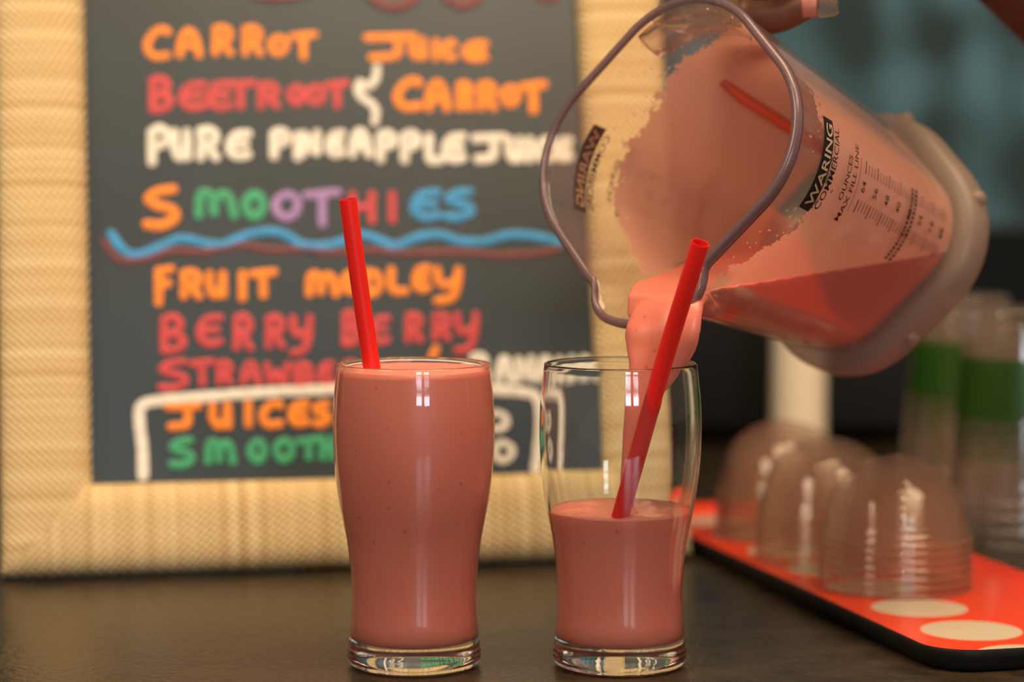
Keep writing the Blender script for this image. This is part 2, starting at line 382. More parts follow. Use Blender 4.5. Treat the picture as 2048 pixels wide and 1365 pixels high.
LETTERING = [  # label, paint, stroke width, strokes; tenths of a millimetre on the board, from its lower left corner
    ('orange hand-painted word CARROT', 'orange', 60, [[(491,2714),(460,2730),(410,2704),(372,2644),(377,2594),(420,2560),(488,2569)],[(562,2574),(570,2652),(607,2716),(642,2703),(664,2646),(675,2575)],[(571,2628),(664,2632)],[(774,2588),(778,2666),(780,2735)],[(778,2725),(819,2744),(859,2716),(847,2669),(786,2653)],[(806,2658),(860,2589)],[(953,2590),(957,2666),(959,2734)],[(957,2724),(998,2743),(1038,2716),(1027,2670),(965,2654)],[(986,2659),(1040,2590)],[(1153,2685),(1116,2661),(1110,2624),(1141,2591),(1177,2601),(1197,2639),(1184,2674),(1153,2685)],[(1237,2691),(1368,2706)],[(1302,2698),(1301,2568)]]),
    ('orange hand-painted word JUICE', 'orange', 60, [[(1692,2690),(1978,2700)],[(1877,2692),(1877,2600),(1830,2573),(1716,2565)],[(1968,2675),(1966,2614),(1986,2574),(2016,2589),(2029,2625),(2032,2675)],[(2032,2665),(2030,2574)],[(2112,2663),(2108,2569)],[(2222,2655),(2207,2664),(2182,2650),(2162,2617),(2164,2588),(2185,2569),(2219,2575)],[(2415,2658),(2340,2652),(2299,2621),(2300,2583),(2349,2565),(2411,2573)],[(2301,2612),(2394,2614)]]),
    ('red hand-painted word BEETROOT', 'red', 55, [[(395,2235),(397,2326),(399,2412)],[(399,2412),(455,2422),(485,2384),(459,2338),(402,2326)],[(408,2327),(475,2317),(497,2279),(462,2241),(395,2232)],[(700,2387),(618,2378),(573,2332),(575,2276),(629,2248),(697,2260)],[(576,2318),(678,2322)],[(855,2394),(779,2385),(738,2337),(739,2278),(788,2249),(851,2261)],[(740,2322),(834,2326)],[(839,2385),(992,2401)],[(916,2393),(915,2255)],[(1035,2259),(1039,2326),(1041,2385)],[(1038,2376),(1084,2392),(1129,2369),(1117,2329),(1048,2315)],[(1071,2319),(1132,2260)],[(1252,2375),(1220,2351),(1215,2314),(1241,2282),(1273,2291),(1290,2329),(1279,2364),(1252,2375)],[(1366,2376),(1329,2352),(1324,2315),(1354,2282),(1391,2292),(1410,2329),(1398,2365),(1366,2376)],[(1442,2387),(1552,2402)],[(1497,2394),(1495,2265)]]),
    ('white hand-painted ampersand', 'white', 55, [[(1744,2500),(1735,2437),(1691,2384),(1636,2390),(1649,2421),(1623,2365),(1646,2315),(1699,2278),(1728,2235),(1719,2160)]]),
    ('orange hand-painted word CARROT', 'orange', 63, [[(1997,2407),(1964,2423),(1909,2397),(1866,2338),(1871,2288),(1917,2254),(1991,2263)],[(2052,2252),(2061,2336),(2099,2405),(2133,2390),(2154,2329),(2163,2252)],[(2062,2310),(2153,2313)],[(2244,2256),(2249,2328),(2251,2393)],[(2249,2383),(2280,2400),(2308,2374),(2299,2331),(2254,2316)],[(2269,2321),(2307,2256)],[(2375,2256),(2380,2329),(2383,2394)],[(2381,2384),(2419,2401),(2455,2375),(2444,2332),(2387,2317)],[(2406,2321),(2454,2257)],[(2561,2377),(2527,2353),(2522,2315),(2548,2282),(2581,2292),(2599,2330),(2588,2366),(2561,2377)],[(2639,2386),(2771,2403)],[(2705,2395),(2700,2239)]]),
    ('white hand-painted word PURE', 'white', 63, [[(384,1912),(384,2015),(386,2098)],[(386,2087),(428,2119),(475,2088),(464,2032),(394,2005)],[(520,2095),(518,2003),(542,1942),(575,1965),(589,2018),(592,2095)],[(592,2079),(591,1942)],[(670,1942),(675,2028),(676,2105)],[(674,2093),(717,2113),(759,2083),(747,2031),(683,2014)],[(704,2019),(761,1942)],[(954,2087),(886,2078),(848,2033),(849,1977),(893,1949),(950,1960)],[(850,2019),(935,2022)]]),
    ('white hand-painted word PINEAPPLE', 'white', 63, [[(1106,1949),(1107,2025),(1109,2087)],[(1108,2079),(1145,2102),(1185,2079),(1174,2038),(1116,2018)],[(1252,2078),(1248,1943)],[(1283,1967),(1287,2084)],[(1287,2084),(1360,1974)],[(1361,1974),(1368,2091)],[(1517,2089),(1470,2081),(1443,2039),(1443,1987),(1473,1961),(1513,1972)],[(1444,2026),(1503,2029)],[(1578,1962),(1586,2036),(1619,2098),(1649,2084),(1668,2030),(1676,1962)],[(1587,2013),(1667,2016)],[(1746,1931),(1747,2011),(1750,2076)],[(1749,2068),(1787,2092),(1827,2068),(1816,2024),(1756,2003)],[(1892,1925),(1893,2008),(1896,2075)],[(1895,2067),(1933,2092),(1973,2067),(1962,2022),(1902,2000)],[(2047,2068),(2042,1978),(2053,1926),(2113,1926)],[(2254,2072),(2187,2063),(2150,2017),(2149,1960),(2192,1931),(2248,1943)],[(2151,2003),(2234,2006)]]),
    ('white hand-painted word JUICE', 'white', 63, [[(2327,2061),(2506,2069)],[(2443,2062),(2441,1966),(2411,1938),(2339,1931)],[(2540,2050),(2537,1979),(2557,1931),(2588,1949),(2601,1991),(2605,2050)],[(2604,2038),(2602,1931)],[(2667,2050),(2661,1931)],[(2791,2039),(2773,2051),(2742,2033),(2717,1991),(2719,1955),(2744,1931),(2786,1937)],[(2916,2049),(2863,2042),(2833,2005),(2833,1960),(2867,1938),(2911,1947)],[(2835,1994),(2900,1997)]]),
    ('orange letter S', 'orange', 66, [[(503,1747),(410,1732),(358,1687),(416,1649),(497,1624),(508,1571),(431,1531),(346,1536)]]),
    ('green letters M and O', 'green', 63, [[(651,1590),(660,1702),(697,1729),(733,1687),(740,1604)],[(742,1660),(787,1718),(834,1694),(858,1589)],[(979,1717),(936,1683),(929,1630),(965,1583),(1008,1596),(1031,1650),(1016,1700),(979,1717)]]),
    ('purple letters O and T', 'purple', 57, [[(1172,1716),(1117,1681),(1108,1625),(1155,1576),(1210,1590),(1239,1646),(1220,1699),(1172,1716)],[(1288,1709),(1481,1728)],[(1385,1718),(1382,1533)]]),
    ('red letters H and I', 'red', 52, [[(1570,1715),(1564,1550)],[(1686,1715),(1680,1550)],[(1567,1633),(1683,1636)],[(1809,1715),(1803,1555)]]),
    ('blue letters E and S', 'blue', 60, [[(2086,1724),(1994,1714),(1944,1665),(1944,1604),(2004,1573),(2080,1585)],[(1946,1650),(2060,1653)],[(2279,1728),(2194,1716),(2147,1684),(2199,1657),(2272,1639),(2281,1601),(2211,1572),(2135,1575)]]),
    ('dark red wavy line under the blue one', 'maroon', 49, [[(101,1431),(154,1344),(226,1319),(360,1333),(495,1377),(667,1367),(897,1408),(1070,1376),(1287,1381),(1448,1359),(1661,1372),(1856,1353),(2242,1356),(2421,1334),(2692,1347),(2814,1371)]]),
    ('light blue wavy line', 'blue', 60, [[(137,1481),(199,1391),(282,1352),(411,1399),(540,1449),(683,1421),(782,1411),(913,1462),(1044,1492),(1159,1470),(1258,1408),(1389,1402),(1507,1428),(1610,1467),(1714,1436),(1816,1399),(1951,1450),(2085,1465),(2217,1424),(2364,1423),(2516,1462),(2667,1452),(2832,1414)]]),
    ('orange hand-painted word FRUIT', 'orange', 57, [[(405,1064),(407,1165),(409,1257)],[(407,1251),(481,1266)],[(407,1169),(462,1181)],[(552,1104),(555,1176),(557,1241)],[(554,1231),(597,1247),(638,1221),(627,1178),(563,1164)],[(584,1168),(641,1103)],[(706,1234),(704,1159),(729,1108),(765,1127),(779,1171),(783,1234)],[(782,1221),(782,1108)],[(898,1233),(894,1089)],[(954,1231),(1084,1243)],[(1019,1237),(1018,1105)]]),
    ('orange hand-painted word MEDLEY', 'orange', 57, [[(1290,1109),(1298,1205),(1327,1229),(1354,1193),(1359,1120)],[(1360,1168),(1395,1219),(1431,1198),(1448,1107)],[(1578,1231),(1527,1225),(1500,1190),(1500,1147),(1532,1124),(1575,1133)],[(1501,1179),(1564,1181)],[(1641,1239),(1636,1105)],[(1640,1236),(1691,1225),(1714,1171),(1687,1115),(1636,1105)],[(1786,1250),(1782,1169),(1796,1122),(1868,1122)],[(2007,1258),(1959,1250),(1932,1209),(1932,1158),(1962,1132),(2002,1142)],[(1933,1197),(1993,1199)],[(2062,1247),(2070,1181),(2109,1152),(2169,1180)],[(2193,1246),(2179,1152),(2142,1076),(2054,1058)]]),
    ('red hand-painted word BERRY', 'red', 52, [[(430,783),(432,880),(434,970)],[(434,970),(495,980),(529,939),(499,891),(438,879)],[(444,879),(517,868),(541,828),(503,788),(430,779)],[(760,973),(686,965),(645,914),(646,849),(694,817),(756,829)],[(647,897),(739,900)],[(852,791),(856,886),(859,972)],[(856,958),(895,981),(931,946),(920,889),(863,870)],[(882,876),(932,789)],[(1040,800),(1044,886),(1046,964)],[(1044,952),(1083,973),(1119,941),(1108,889),(1051,872)],[(1070,877),(1120,799)],[(1188,965),(1194,892),(1224,860),(1270,891)],[(1289,964),(1278,859),(1250,776),(1182,756)]]),
    ('red hand-painted word BERRY', 'red', 52, [[(1494,809),(1497,899),(1500,983)],[(1500,983),(1539,991),(1559,954),(1540,909),(1501,899)],[(1504,898),(1551,889),(1565,851),(1540,814),(1494,805)],[(1748,956),(1690,948),(1658,902),(1658,844),(1695,815),(1743,826)],[(1659,887),(1731,889)],[(1872,824),(1876,900),(1879,968)],[(1877,957),(1911,975),(1944,947),(1934,902),(1882,888)],[(1899,892),(1943,823)],[(2035,834),(2040,904),(2042,967)],[(2040,957),(2077,973),(2112,948),(2102,906),(2047,893)],[(2065,896),(2112,833)],[(2171,972),(2177,895),(2211,862),(2264,894)],[(2286,971),(2272,861),(2239,774),(2162,754)]]),
    ('red hand-painted word STRAWBERRY', 'red', 49, [[(541,713),(461,703),(417,672),(467,644),(536,626),(545,587),(480,560),(408,564)],[(590,698),(706,710)],[(648,704),(648,580)],[(746,585),(749,644),(750,697)],[(748,689),(779,703),(809,681),(800,645),(755,634)],[(770,637),(810,583)],[(888,582),(894,644),(922,694),(948,683),(964,637),(972,581)],[(896,625),(964,626)],[(1027,687),(1040,596),(1055,590),(1085,645),(1111,589),(1129,594),(1151,685)],[(1199,573),(1200,627),(1202,678)],[(1202,678),(1252,683),(1279,660),(1256,633),(1205,627)],[(1210,627),(1270,621),(1290,598),(1259,576),(1198,571)],[(1411,685),(1368,678),(1344,642),(1344,597),(1372,574),(1407,582)],[(1345,631),(1398,632)],[(1492,578),(1495,635),(1497,686)],[(1495,678),(1527,691),(1557,670),(1548,636),(1501,625)],[(1517,629),(1557,577)],[(1629,576),(1632,632),(1634,684)],[(1632,676),(1664,689),(1694,668),(1685,634),(1638,623)],[(1654,626),(1694,574)],[(1761,687),(1766,635),(1792,612),(1831,634)],[(1847,686),(1838,611),(1813,551),(1755,537)]]),
    ('orange hand-painted tick between words', 'orange', 57, [[(2036,768),(2009,696),(2055,641)]]),
    ('white hand-painted word BANANA', 'white', 57, [[(2254,562),(2257,640),(2260,714)],[(2260,714),(2306,721),(2330,688),(2307,649),(2261,640)],[(2266,640),(2320,631),(2337,598),(2308,566),(2253,559)],[(2406,568),(2414,642),(2440,701),(2463,687),(2477,634),(2481,567)],[(2414,619),(2476,621)],[(2529,572),(2534,693)],[(2534,693),(2601,578)],[(2603,578),(2611,699)],[(2656,570),(2664,640),(2690,697),(2714,684),(2727,633),(2732,569)],[(2664,619),(2726,620)],[(2779,574),(2785,690)],[(2785,690),(2853,579)],[(2854,579),(2863,695)],[(2902,578),(2909,642),(2934,694),(2955,682),(2968,635),(2972,577)],[(2909,622),(2967,624)]]),
    ('white box outline around the prices', 'white', 75, [[(294,49),(294,200),(280,361),(290,451),(371,482),(632,501),(982,521),(1364,532),(1810,534),(2261,520),(2563,496),(2641,449),(2653,328),(2632,148),(2609,35)]]),
    ('orange hand-painted word JUICES', 'orange', 57, [[(446,448),(619,451)],[(558,446),(558,360),(530,336),(460,331)],[(705,449),(703,379),(732,331),(772,348),(787,389),(791,448)],[(791,436),(791,330)],[(913,457),(909,334)],[(1097,442),(1071,454),(1028,437),(995,394),(999,356),(1035,331),(1093,336)],[(1250,449),(1196,443),(1167,405),(1167,358),(1202,334),(1246,342)],[(1168,393),(1235,394)],[(1371,445),(1329,438),(1305,414),(1331,394),(1368,380),(1372,351),(1337,331),(1299,334)]]),
    ('green hand-painted word SMOOTHIES', 'green', 55, [[(568,248),(504,239),(469,211),(509,185),(564,168),(571,133),(519,107),(461,112)],[(671,121),(677,215),(704,238),(728,202),(733,132)],[(734,179),(765,227),(798,206),(814,118)],[(956,232),(923,205),(918,161),(945,121),(978,131),(995,176),(984,218),(956,232)],[(1114,235),(1076,208),(1070,163),(1101,123),(1139,134),(1159,178),(1146,221),(1114,235)],[(1202,228),(1313,237)],[(1258,232),(1257,132)],[(1343,242),(1339,130)],[(1402,241),(1399,128)],[(1341,186),(1400,187)],[(1464,239),(1460,133)],[(1591,240),(1545,234),(1519,199),(1519,154),(1549,131),(1588,139)],[(1520,188),(1578,189)],[(1719,236),(1669,230),(1642,208),(1672,188),(1715,174),(1720,147),(1679,128),(1635,131)]]),
    ('white hand-painted price figures', 'white', 49, [[(2382,376),(2435,351),(2439,303),(2383,274),(2324,299),(2320,347),(2382,376)],[(2422,195),(2469,158),(2455,110),(2405,87),(2365,124),(2373,178),(2422,195)],[(2180,383),(2270,378),(2223,331),(2269,288),(2174,260)],[(2142,207),(2169,144),(2227,83)]]),
    ('dark red tops of a cropped heading', 'maroon', 63, [[(934,3133),(990,2977),(1154,2935),(1352,2982),(1418,3141)],[(1678,3145),(1702,2971),(1852,2882),(1993,2944),(2062,3119)],[(2124,3120),(2179,2962),(2285,2900),(2397,2965),(2435,3125)],[(2686,3129),(2773,2977),(2867,2959)]]),
]
# ------------------------------------------------------------------ the setting
def box(bm, x0, x1, y0, y1, z0, z1):
    vs = [bm.verts.new(p) for p in ((x0, y0, z0), (x1, y0, z0), (x1, y1, z0), (x0, y1, z0), (x0, y0, z1), (x1, y0, z1), (x1, y1, z1), (x0, y1, z1))]
    for f in ((3, 2, 1, 0), (4, 5, 6, 7), (0, 1, 5, 4), (1, 2, 6, 5), (2, 3, 7, 6), (3, 0, 4, 7)): bm.faces.new([vs[i] for i in f])

def bevelled(name, dims, m, parent=None, bev=.003, seg=3):
    bm = bmesh.new(); box(bm, *dims)
    bmesh.ops.bevel(bm, geom=bm.edges[:], offset=bev, segments=seg, profile=.5, affect='EDGES')
    return obj(name, bm, m, parent, True, 40)

WALL_Y = 2.60
bm = bmesh.new(); box(bm, -2.2, 2.2, WALL_Y, WALL_Y + .1, .168, 2.4)
tag(obj('wall_back', bm, M['tile'], smooth=False), kind='structure')
bm = bmesh.new(); box(bm, -2.2, 2.2, WALL_Y - .004, WALL_Y + .1, -.9, .162)
tag(obj('wall_splashback', bm, M['splash'], smooth=False), kind='structure')
bm = bmesh.new(); box(bm, -2.2, 2.2, WALL_Y - .012, WALL_Y + .1, .162, .168)
tag(obj('trim_1', bm, M['ledge'], smooth=False), kind='structure')
bm = bmesh.new(); box(bm, -2.2, 2.2, -2.7, WALL_Y + .1, -.95, -.9)
tag(obj('floor', bm, M['floor'], smooth=False), kind='structure')

wt = empty('worktop', (0, 0, -.04))
tag(wt, 'dark brown speckled worktop running under everything', 'worktop')
w = bevelled('top_slab', (-2.1, 2.1, .62, WALL_Y - .006, 0, .04), M['counter'], wt, .004)
bm = bmesh.new(); box(bm, -2.05, 2.05, .68, WALL_Y - .006, -.86, 0)
obj('counter_base', bm, M['black'], wt, False)

# ------------------------------------------------------------------ menu board in its woven frame
from mathutils import Quaternion
def rotvec(v):
    v = Vector(v); return Quaternion(v.normalized(), v.length).to_matrix()
RB = rotvec((-0.24415868184927092, -0.02228194083746898, 0.18841205567331984))
B0 = Vector((-0.24177285190277553, 1.3797560425610984, 0.051553659442104355))
BW, BH, FW = .3001, .345, .0509
board = empty('menu_board', mat=Matrix.Translation(B0) @ RB.to_4x4())
tag(board, 'black menu board in a padded straw-weave frame, painted with juice and smoothie names', 'menu board')
# slate panel (local x along, y into the wall, z up the board)
bm = bmesh.new(); box(bm, -.008, BW + .008, .001, .007, -.008, BH + .008)
obj('slate_panel', bm, M['slate'], board, False)
# padded frame: a rounded section swept round the four sides with mitred corners
def frame_section(n=18):
    out = []
    for k in range(n + 1):
        t = k / n                                  # 0 inner edge .. 1 outer edge
        h = .018 * (1 - abs(2 * (t * .92 + .02) - 1) ** 3.2) ** .5
        out.append((t * FW, -h + .002))
    out.append((FW, .005)); out.append((0, .005))
    return out
sec = frame_section()
cor = [(0, 0, -1, -1), (BW, 0, 1, -1), (BW, BH, 1, 1), (0, BH, -1, 1)]
bm = bmesh.new(); uv = bm.loops.layers.uv.new('weave')
start = 0.0
per = [0, BW, BW + BH, 2 * BW + BH, 2 * (BW + BH)]
for sidx in range(4):
    A, Bc = cor[sidx], cor[(sidx + 1) % 4]
    N_ = 48
    grid = []
    for i in range(N_ + 1):
        row = []
        for (d, h) in sec:
            pa = Vector((A[0] + A[2] * d, 0, A[1] + A[3] * d)); pb = Vector((Bc[0] + Bc[2] * d, 0, Bc[1] + Bc[3] * d))
            p = pa.lerp(pb, i / N_); p.y = h + .0006 * noise.noise(p * 30)
            along = (p - Vector((A[0], 0, A[1]))).dot(Vector((Bc[0] - A[0], 0, Bc[1] - A[1])).normalized())
            row.append((bm.verts.new(p), per[sidx] + along, d))
        grid.append(row)
    ns = len(sec)
    for i in range(N_):
        for k in range(ns):
            k2 = (k + 1) % ns
            q = [grid[i][k], grid[i + 1][k], grid[i + 1][k2], grid[i][k2]]
            f = bm.faces.new([x[0] for x in q])
            for lp, x in zip(f.loops, q): lp[uv].uv = (x[1], x[2])
bmesh.ops.remove_doubles(bm, verts=bm.verts[:], dist=1e-5)
obj('woven_frame', bm, M['weave'], board, True, 60)
# hand-painted lettering: raised strokes with round ends
def stroke_mesh(bm, pts, w):
    pts = spline([Vector((p[0], p[1], 0)) for p in pts], 9)
    # resample evenly
    out = [pts[0]]
    step = w * .12; acc = 0
    for a, b in zip(pts, pts[1:]):
        L_ = (b - a).length
        if L_ < 1e-9: continue
        t = step - acc
        while t <= L_:
            out.append(a.lerp(b, t / L_)); t += step
        acc = L_ - (t - step)
    out.append(pts[-1])
    tot = len(out) - 1
    r = w / 2
    d0 = (out[1] - out[0]).normalized(); d1 = (out[-1] - out[-2]).normalized()
    ext = [out[0] - d0 * r * k for k in (1, .9, .7, .4)]; ext2 = [out[-1] + d1 * r * k for k in (.4, .7, .9, 1)]
    full = ext + out + ext2
    sc = [.02, .44, .71, .92] + [1 + .07 * noise.noise(p * 90) for p in out] + [.92, .71, .44, .02]
    prev = None
    for i, p in enumerate(full):
        t = (full[min(i + 1, len(full) - 1)] - full[max(i - 1, 0)])
        t = t.normalized() if t.length > 1e-9 else d0
        nrm = Vector((-t.y, t.x, 0))
        ring = []
        for k, hh in ((-1, -.0001), (-.6, .00022), (0, .00034), (.6, .00022), (1, -.0001)):
            q = p + nrm * (r * sc[i] * k)
            ring.append(bm.verts.new((q.x, .001 - hh * (1 if sc[i] > .1 else .2) + .0000, q.y)))
        if prev:
            for a in range(4): bm.faces.new((prev[a], prev[a + 1], ring[a + 1], ring[a]))
        prev = ring
for li, (label, paint, wdt, strokes) in enumerate(LETTERING):
    bm = bmesh.new()
    for s in strokes: stroke_mesh(bm, [(x * 1e-4, y * 1e-4) for x, y in s], wdt * .86e-4)
    for v in bm.verts: v.co.y -= .00004 * li
    tag(obj('lettering', bm, M['paint_' + paint], board), label)
# easel leg at the back
bm = bmesh.new()
loft(bm, [[(BW / 2 + dx, .012 + dy, .24 + dz) for dx, dy, dz in ((-.02, 0, 0), (.02, 0, 0), (.02, .004, .004), (-.02, .004, .004))],
          [(BW / 2 + dx, .117 + dy, -.022 + dz) for dx, dy, dz in ((-.02, 0, 0), (.02, 0, 0), (.02, .004, .004), (-.02, .004, .004))]])
obj('back_strut', bm, M['black'], board, False)

# ------------------------------------------------------------------ pint glasses
OUT = [(35.89, 142.64), (36.61, 135.81), (37.58, 126.38), (38.09, 114.58), (37.9, 102.75), (37.01, 90.91), (35.41, 79.04), (33.56, 69.54),
       (31.71, 60.03), (30.22, 48.11), (29.45, 36.18), (29.49, 27.82), (29.87, 21.84), (30.5, 15.86), (31.3, 9.87), (31.7, 6.2)]
OUT = [(r / 1000, z / 1000) for r, z in OUT]
def smooth_prof(p, per=4):
    return [(v.x, v.y) for v in spline([(r, z, 0) for r, z in p], per)]
OUTS = smooth_prof(OUT)
FLOOR_Z = .0128
def inner_r(z):
    for (r0, z0), (r1, z1) in zip(OUTS, OUTS[1:]):
        if z1 <= z <= z0:
            r = r0 + (r1 - r0) * (z - z0) / (z1 - z0); break
    else: r = OUTS[0][0] if z > OUTS[0][1] else OUTS[-1][0]
    th = .0014 + .0009 * max(0, min(1, (.09 - z) / .07))
    if z < FLOOR_Z + .010:
        th += .0035 * max(0, (FLOOR_Z + .010 - z) / .010) ** 2.2
    return r - th
def glass_mesh():
    bm = bmesh.new()
    prof = [(0, .0022), (.014, .0019), (.022, .0010), (.0255, 0), (.0285, .0002), (.0305, .0014), (.0316, .0034)]
    prof += OUTS[::-1]
    r, z = OUTS[0]
    prof += [(r - .0001, z + .0005), (r - .0007, z + .0010), (r - .0013, z + .0005)]
    zz = [OUTS[0][1] - .0002 - i * .003 for i in range(46)]
    prof += [(inner_r(q), q) for q in zz if q > FLOOR_Z + .0004]
    re = inner_r(FLOOR_Z)
    prof += [(re - .001, FLOOR_Z), (re * .6, FLOOR_Z - .0004), (0, FLOOR_Z - .0008)]
    lathe(bm, prof, 112)
    return bm
G1, G2 = (-.0462, 1.13), (.0509, 1.13)
g1 = obj('pint_glass', glass_mesh(), M['glass']); g1.location = (*G1, 0.0002)
tag(g1, 'clear tulip pint glass filled to the brim with pink smoothie', 'glass', 'pint glasses on the worktop')
g2 = g1.copy(); COL.objects.link(g2); g2.location = (*G2, 0.0002)
tag(g2, 'clear tulip pint glass half filled, under the pouring jug', 'glass', 'pint glasses on the worktop')

def liquid_mesh(level, wavy=0):
    bm = bmesh.new()
    e = .00025
    prof = [(0, FLOOR_Z - .0008 - e), (inner_r(FLOOR_Z) * .6, FLOOR_Z - .0004 - e), (inner_r(FLOOR_Z) - .001, FLOOR_Z - e)]
    z = FLOOR_Z + .0006
    while z < level - .0005:
        prof.append((inner_r(z) + e, z)); z += .0025
    rl = inner_r(level)
    prof += [(rl + e, level), (rl - .0005, level - .0004), (rl - .0015, level - .0006)]
    for k in range(14, -1, -1): prof.append(((rl - .0015) * k / 15, level - .0006))
    rings = lathe(bm, prof, 112)
    if wavy:
        for v in bm.verts:
            if abs(v.co.z - (level - .0006)) < 1e-5:
                r = sqrt(v.co.x ** 2 + v.co.y ** 2)
                v.co.z += wavy * noise.noise(v.co * 90) * min(1, (rl - r) / .006) + wavy * .7 * noise.noise(v.co * 260)
    return bm
s1 = obj('fruit_smoothie', liquid_mesh(.1408, .0004), M['smoothie']); s1.location = (*G1, .0002)
tag(s1, 'thick pink strawberry smoothie filling the full glass', 'smoothie', 'smoothies in the pint glasses')
s2 = obj('fruit_smoothie', liquid_mesh(.0745, .0012), M['smoothie']); s2.location = (*G2, .0002)
tag(s2, 'thick pink strawberry smoothie half way up the second glass', 'smoothie', 'smoothies in the pint glasses')

# ------------------------------------------------------------------ straws
def straw(pts, r, label):
    path = spline(pts, 10)
    lo = tube_pts(path, r, 28); li = tube_pts(path, r - .00035, 28)
    bm = bmesh.new()
    A = loft(bm, lo, False); B_ = loft(bm, li, False)
    n = 28
    for a, b in ((A[0], B_[0]), (A[-1], B_[-1])):
        for i in range(n): bm.faces.new((a[i], a[(i + 1) % n], b[(i + 1) % n], b[i]))
    o = obj('drinking_straw', bm, M['straw'], None, True, 50)
    return tag(o, label, 'straw', 'red drinking straws')
straw([(-.0754, 1.112, .2208), (-.0710, 1.116, .185), (-.0650, 1.120, .1413), (-.0580, 1.124, .095), (-.050, 1.127, .045), (-.0455, 1.128, .0145)], .0041,
      'red plastic straw leaning left out of the full smoothie glass')
straw([(.0835, 1.072, .2022), (.0679, 1.094, .1438), (.0510, 1.109, .0776), (.0365, 1.128, .0165)], .0041,
      'red plastic straw leaning right in the half filled glass, before the stream')

# ------------------------------------------------------------------ blender jug being poured
RJ = rotvec((1.4304, 0.6004, -1.8699))
H = .1728
CJ = Vector((.0731, 1.152, .2443))
DJ = CJ - RJ.col[2] * H
JM = Matrix.Translation(DJ) @ RJ.to_4x4()
UX, UY, RC = .0701, .0648, .050
def jr(th, z, inset=0.0):
    """outer radius of the jug at angle th (0 = spout corner) and height z, along the diagonal frame"""
    t = max(0.0, min(1.0, z / H))
    k = .80 + .20 * t ** .9
    rc = RC * (1 - .05 * (1 - t))
    return rays(UX * k - inset, UY * k - inset, rc * k - inset, th + pi / 4)
def spout_w(th, z):
    a = math.atan2(sin(th), cos(th))
    lift = max(0, (z - (H - .034)) / .034)
    return   .0125 * (lift ** 1.6) * max(0, 1 - abs((a - .04) / .47) ** 6.0) if abs(a - .04) < .47 else 0
def jp(th, z, inset=0.0):
    r = jr(th, z, inset) + spout_w(th, z)
    # frame: th measured from the spout; the flat sides lie at +-45 degrees
    return Vector((r * cos(th), r * sin(th), z))
NT = 224
TH = [2 * pi * i / NT for i in range(NT)]
jug = empty('blender_jug', mat=JM)
tag(jug, 'clear plastic blender jug tipped over and pouring pink smoothie', 'blender jug')
WT = .0024
bm = bmesh.new()
zs = [H * i / 44 for i in range(45)]
loops = [[jp(t, z) for t in TH] for z in zs]
loops += [[jp(t, z, WT) for t in TH] for z in zs[::-1][:-1]] + [[jp(t, .004, WT) for t in TH]]
R_ = loft(bm, loops, True)
obj('jug_wall', bm, M['jar'], jug)
# rim lip
bm = bmesh.new()
def lip(off, dz): return [jp(t, H, off) + Vector((0, 0, dz)) for t in TH]
prof = [(.0030, .0002), (.0032, .0016), (.0026, .0026), (.0004, .0027), (-.0010, .0018), (-.0010, -.0022), (0.0, -.0030)]
R_ = loft(bm, [lip(o, d) for o, d in prof], False)
for i in range(NT):
    j = (i + 1) % NT; bm.faces.new((R_[-1][i], R_[-1][j], R_[0][j], R_[0][i]))
obj('rim', bm, M['rim'], jug)
# milky collar at the foot
bm = bmesh.new()
def rr(th, k, add): return rays(UX * .80 * k + add, UY * .80 * k + add, RC * .8 * k + add, th + pi / 4)
loops = []
for add, z in ((-.001, .0045), (.004, .006), (.0085, .0045), (.0105, .001), (.0108, -.010), (.0098, -.014), (.006, -.016), (-.012, -.016), (-.014, -.010), (-.014, -.001)):
    loops.append([(rr(t, 1, add) * cos(t), rr(t, 1, add) * sin(t), z) for t in TH])
R_ = loft(bm, loops, False)
bm.faces.new(R_[-1])
obj('base_collar', bm, M['collar'], jug)
for a in (.62, 1.9, 2.9, 4.1, 5.3):
    bm = bmesh.new()
    c = Vector((rr(a, 1, .0100) * cos(a), rr(a, 1, .0100) * sin(a), -.005))
    bmesh.ops.create_uvsphere(bm, u_segments=16, v_segments=10, radius=.0042, matrix=Matrix.Translation(c) @ Matrix.Diagonal((1, 1, 1.3, 1)))
    obj('collar_lug', bm, M['collar'], jug)
# baffle rib inside
bm = bmesh.new()
tr_ = pi * 1.13
loops = []
for z, d in ((.004, .004), (.03, .0055), (.09, .005), (.105, .001)):
    c = jp(tr_, z, WT); ud = Vector((cos(tr_), sin(tr_), 0)); sd = Vector((-sin(tr_), cos(tr_), 0))
    loops.append([c + sd * .0022 + ud * .0005, c + sd * .0014 - ud * d, c - sd * .0014 - ud * d, c - sd * .0022 + ud * .0005])
loft(bm, loops); obj('baffle_rib', bm, plain('smoothie_coated_rib', (.60, .12, .07), .4), jug)

# handle: flat clear bar that leaves the rim opposite the spout and runs back over the jug
hp = spline([(-.066, 0, H - .010), (-.088, 0, H - .009), (-.104, 0, H - .016), (-.111, 0, H - .040), (-.120, 0, H - .080), (-.129, 0, H - .117), (-.1305, 0, H - .1235)], 8)
loops = []
for i, p in enumerate(hp):
    t = (hp[min(i + 1, len(hp) - 1)] - hp[max(i - 1, 0)]).normalized()
    nrm = Vector((t.z, 0, -t.x)); s = i / (len(hp) - 1)
    wy = .021 - .0115 * min(1, s / .35); tk = .013 - .0065 * min(1, s / .35)
    if i == len(hp) - 1: wy *= .8; tk *= .7
    loops.append([p + nrm * y + Vector((0, x, 0)) for x, y in rrect(wy, tk, min(wy, tk) * .55, 5)])
bm = bmesh.new(); loft(bm, loops)
obj('handle', bm, thin_clear('handle_plastic', (.93, .90, .87), 1.5, .04, haze=.06, haze_col=(.6, .55, .48)), jug)
bm = bmesh.new()
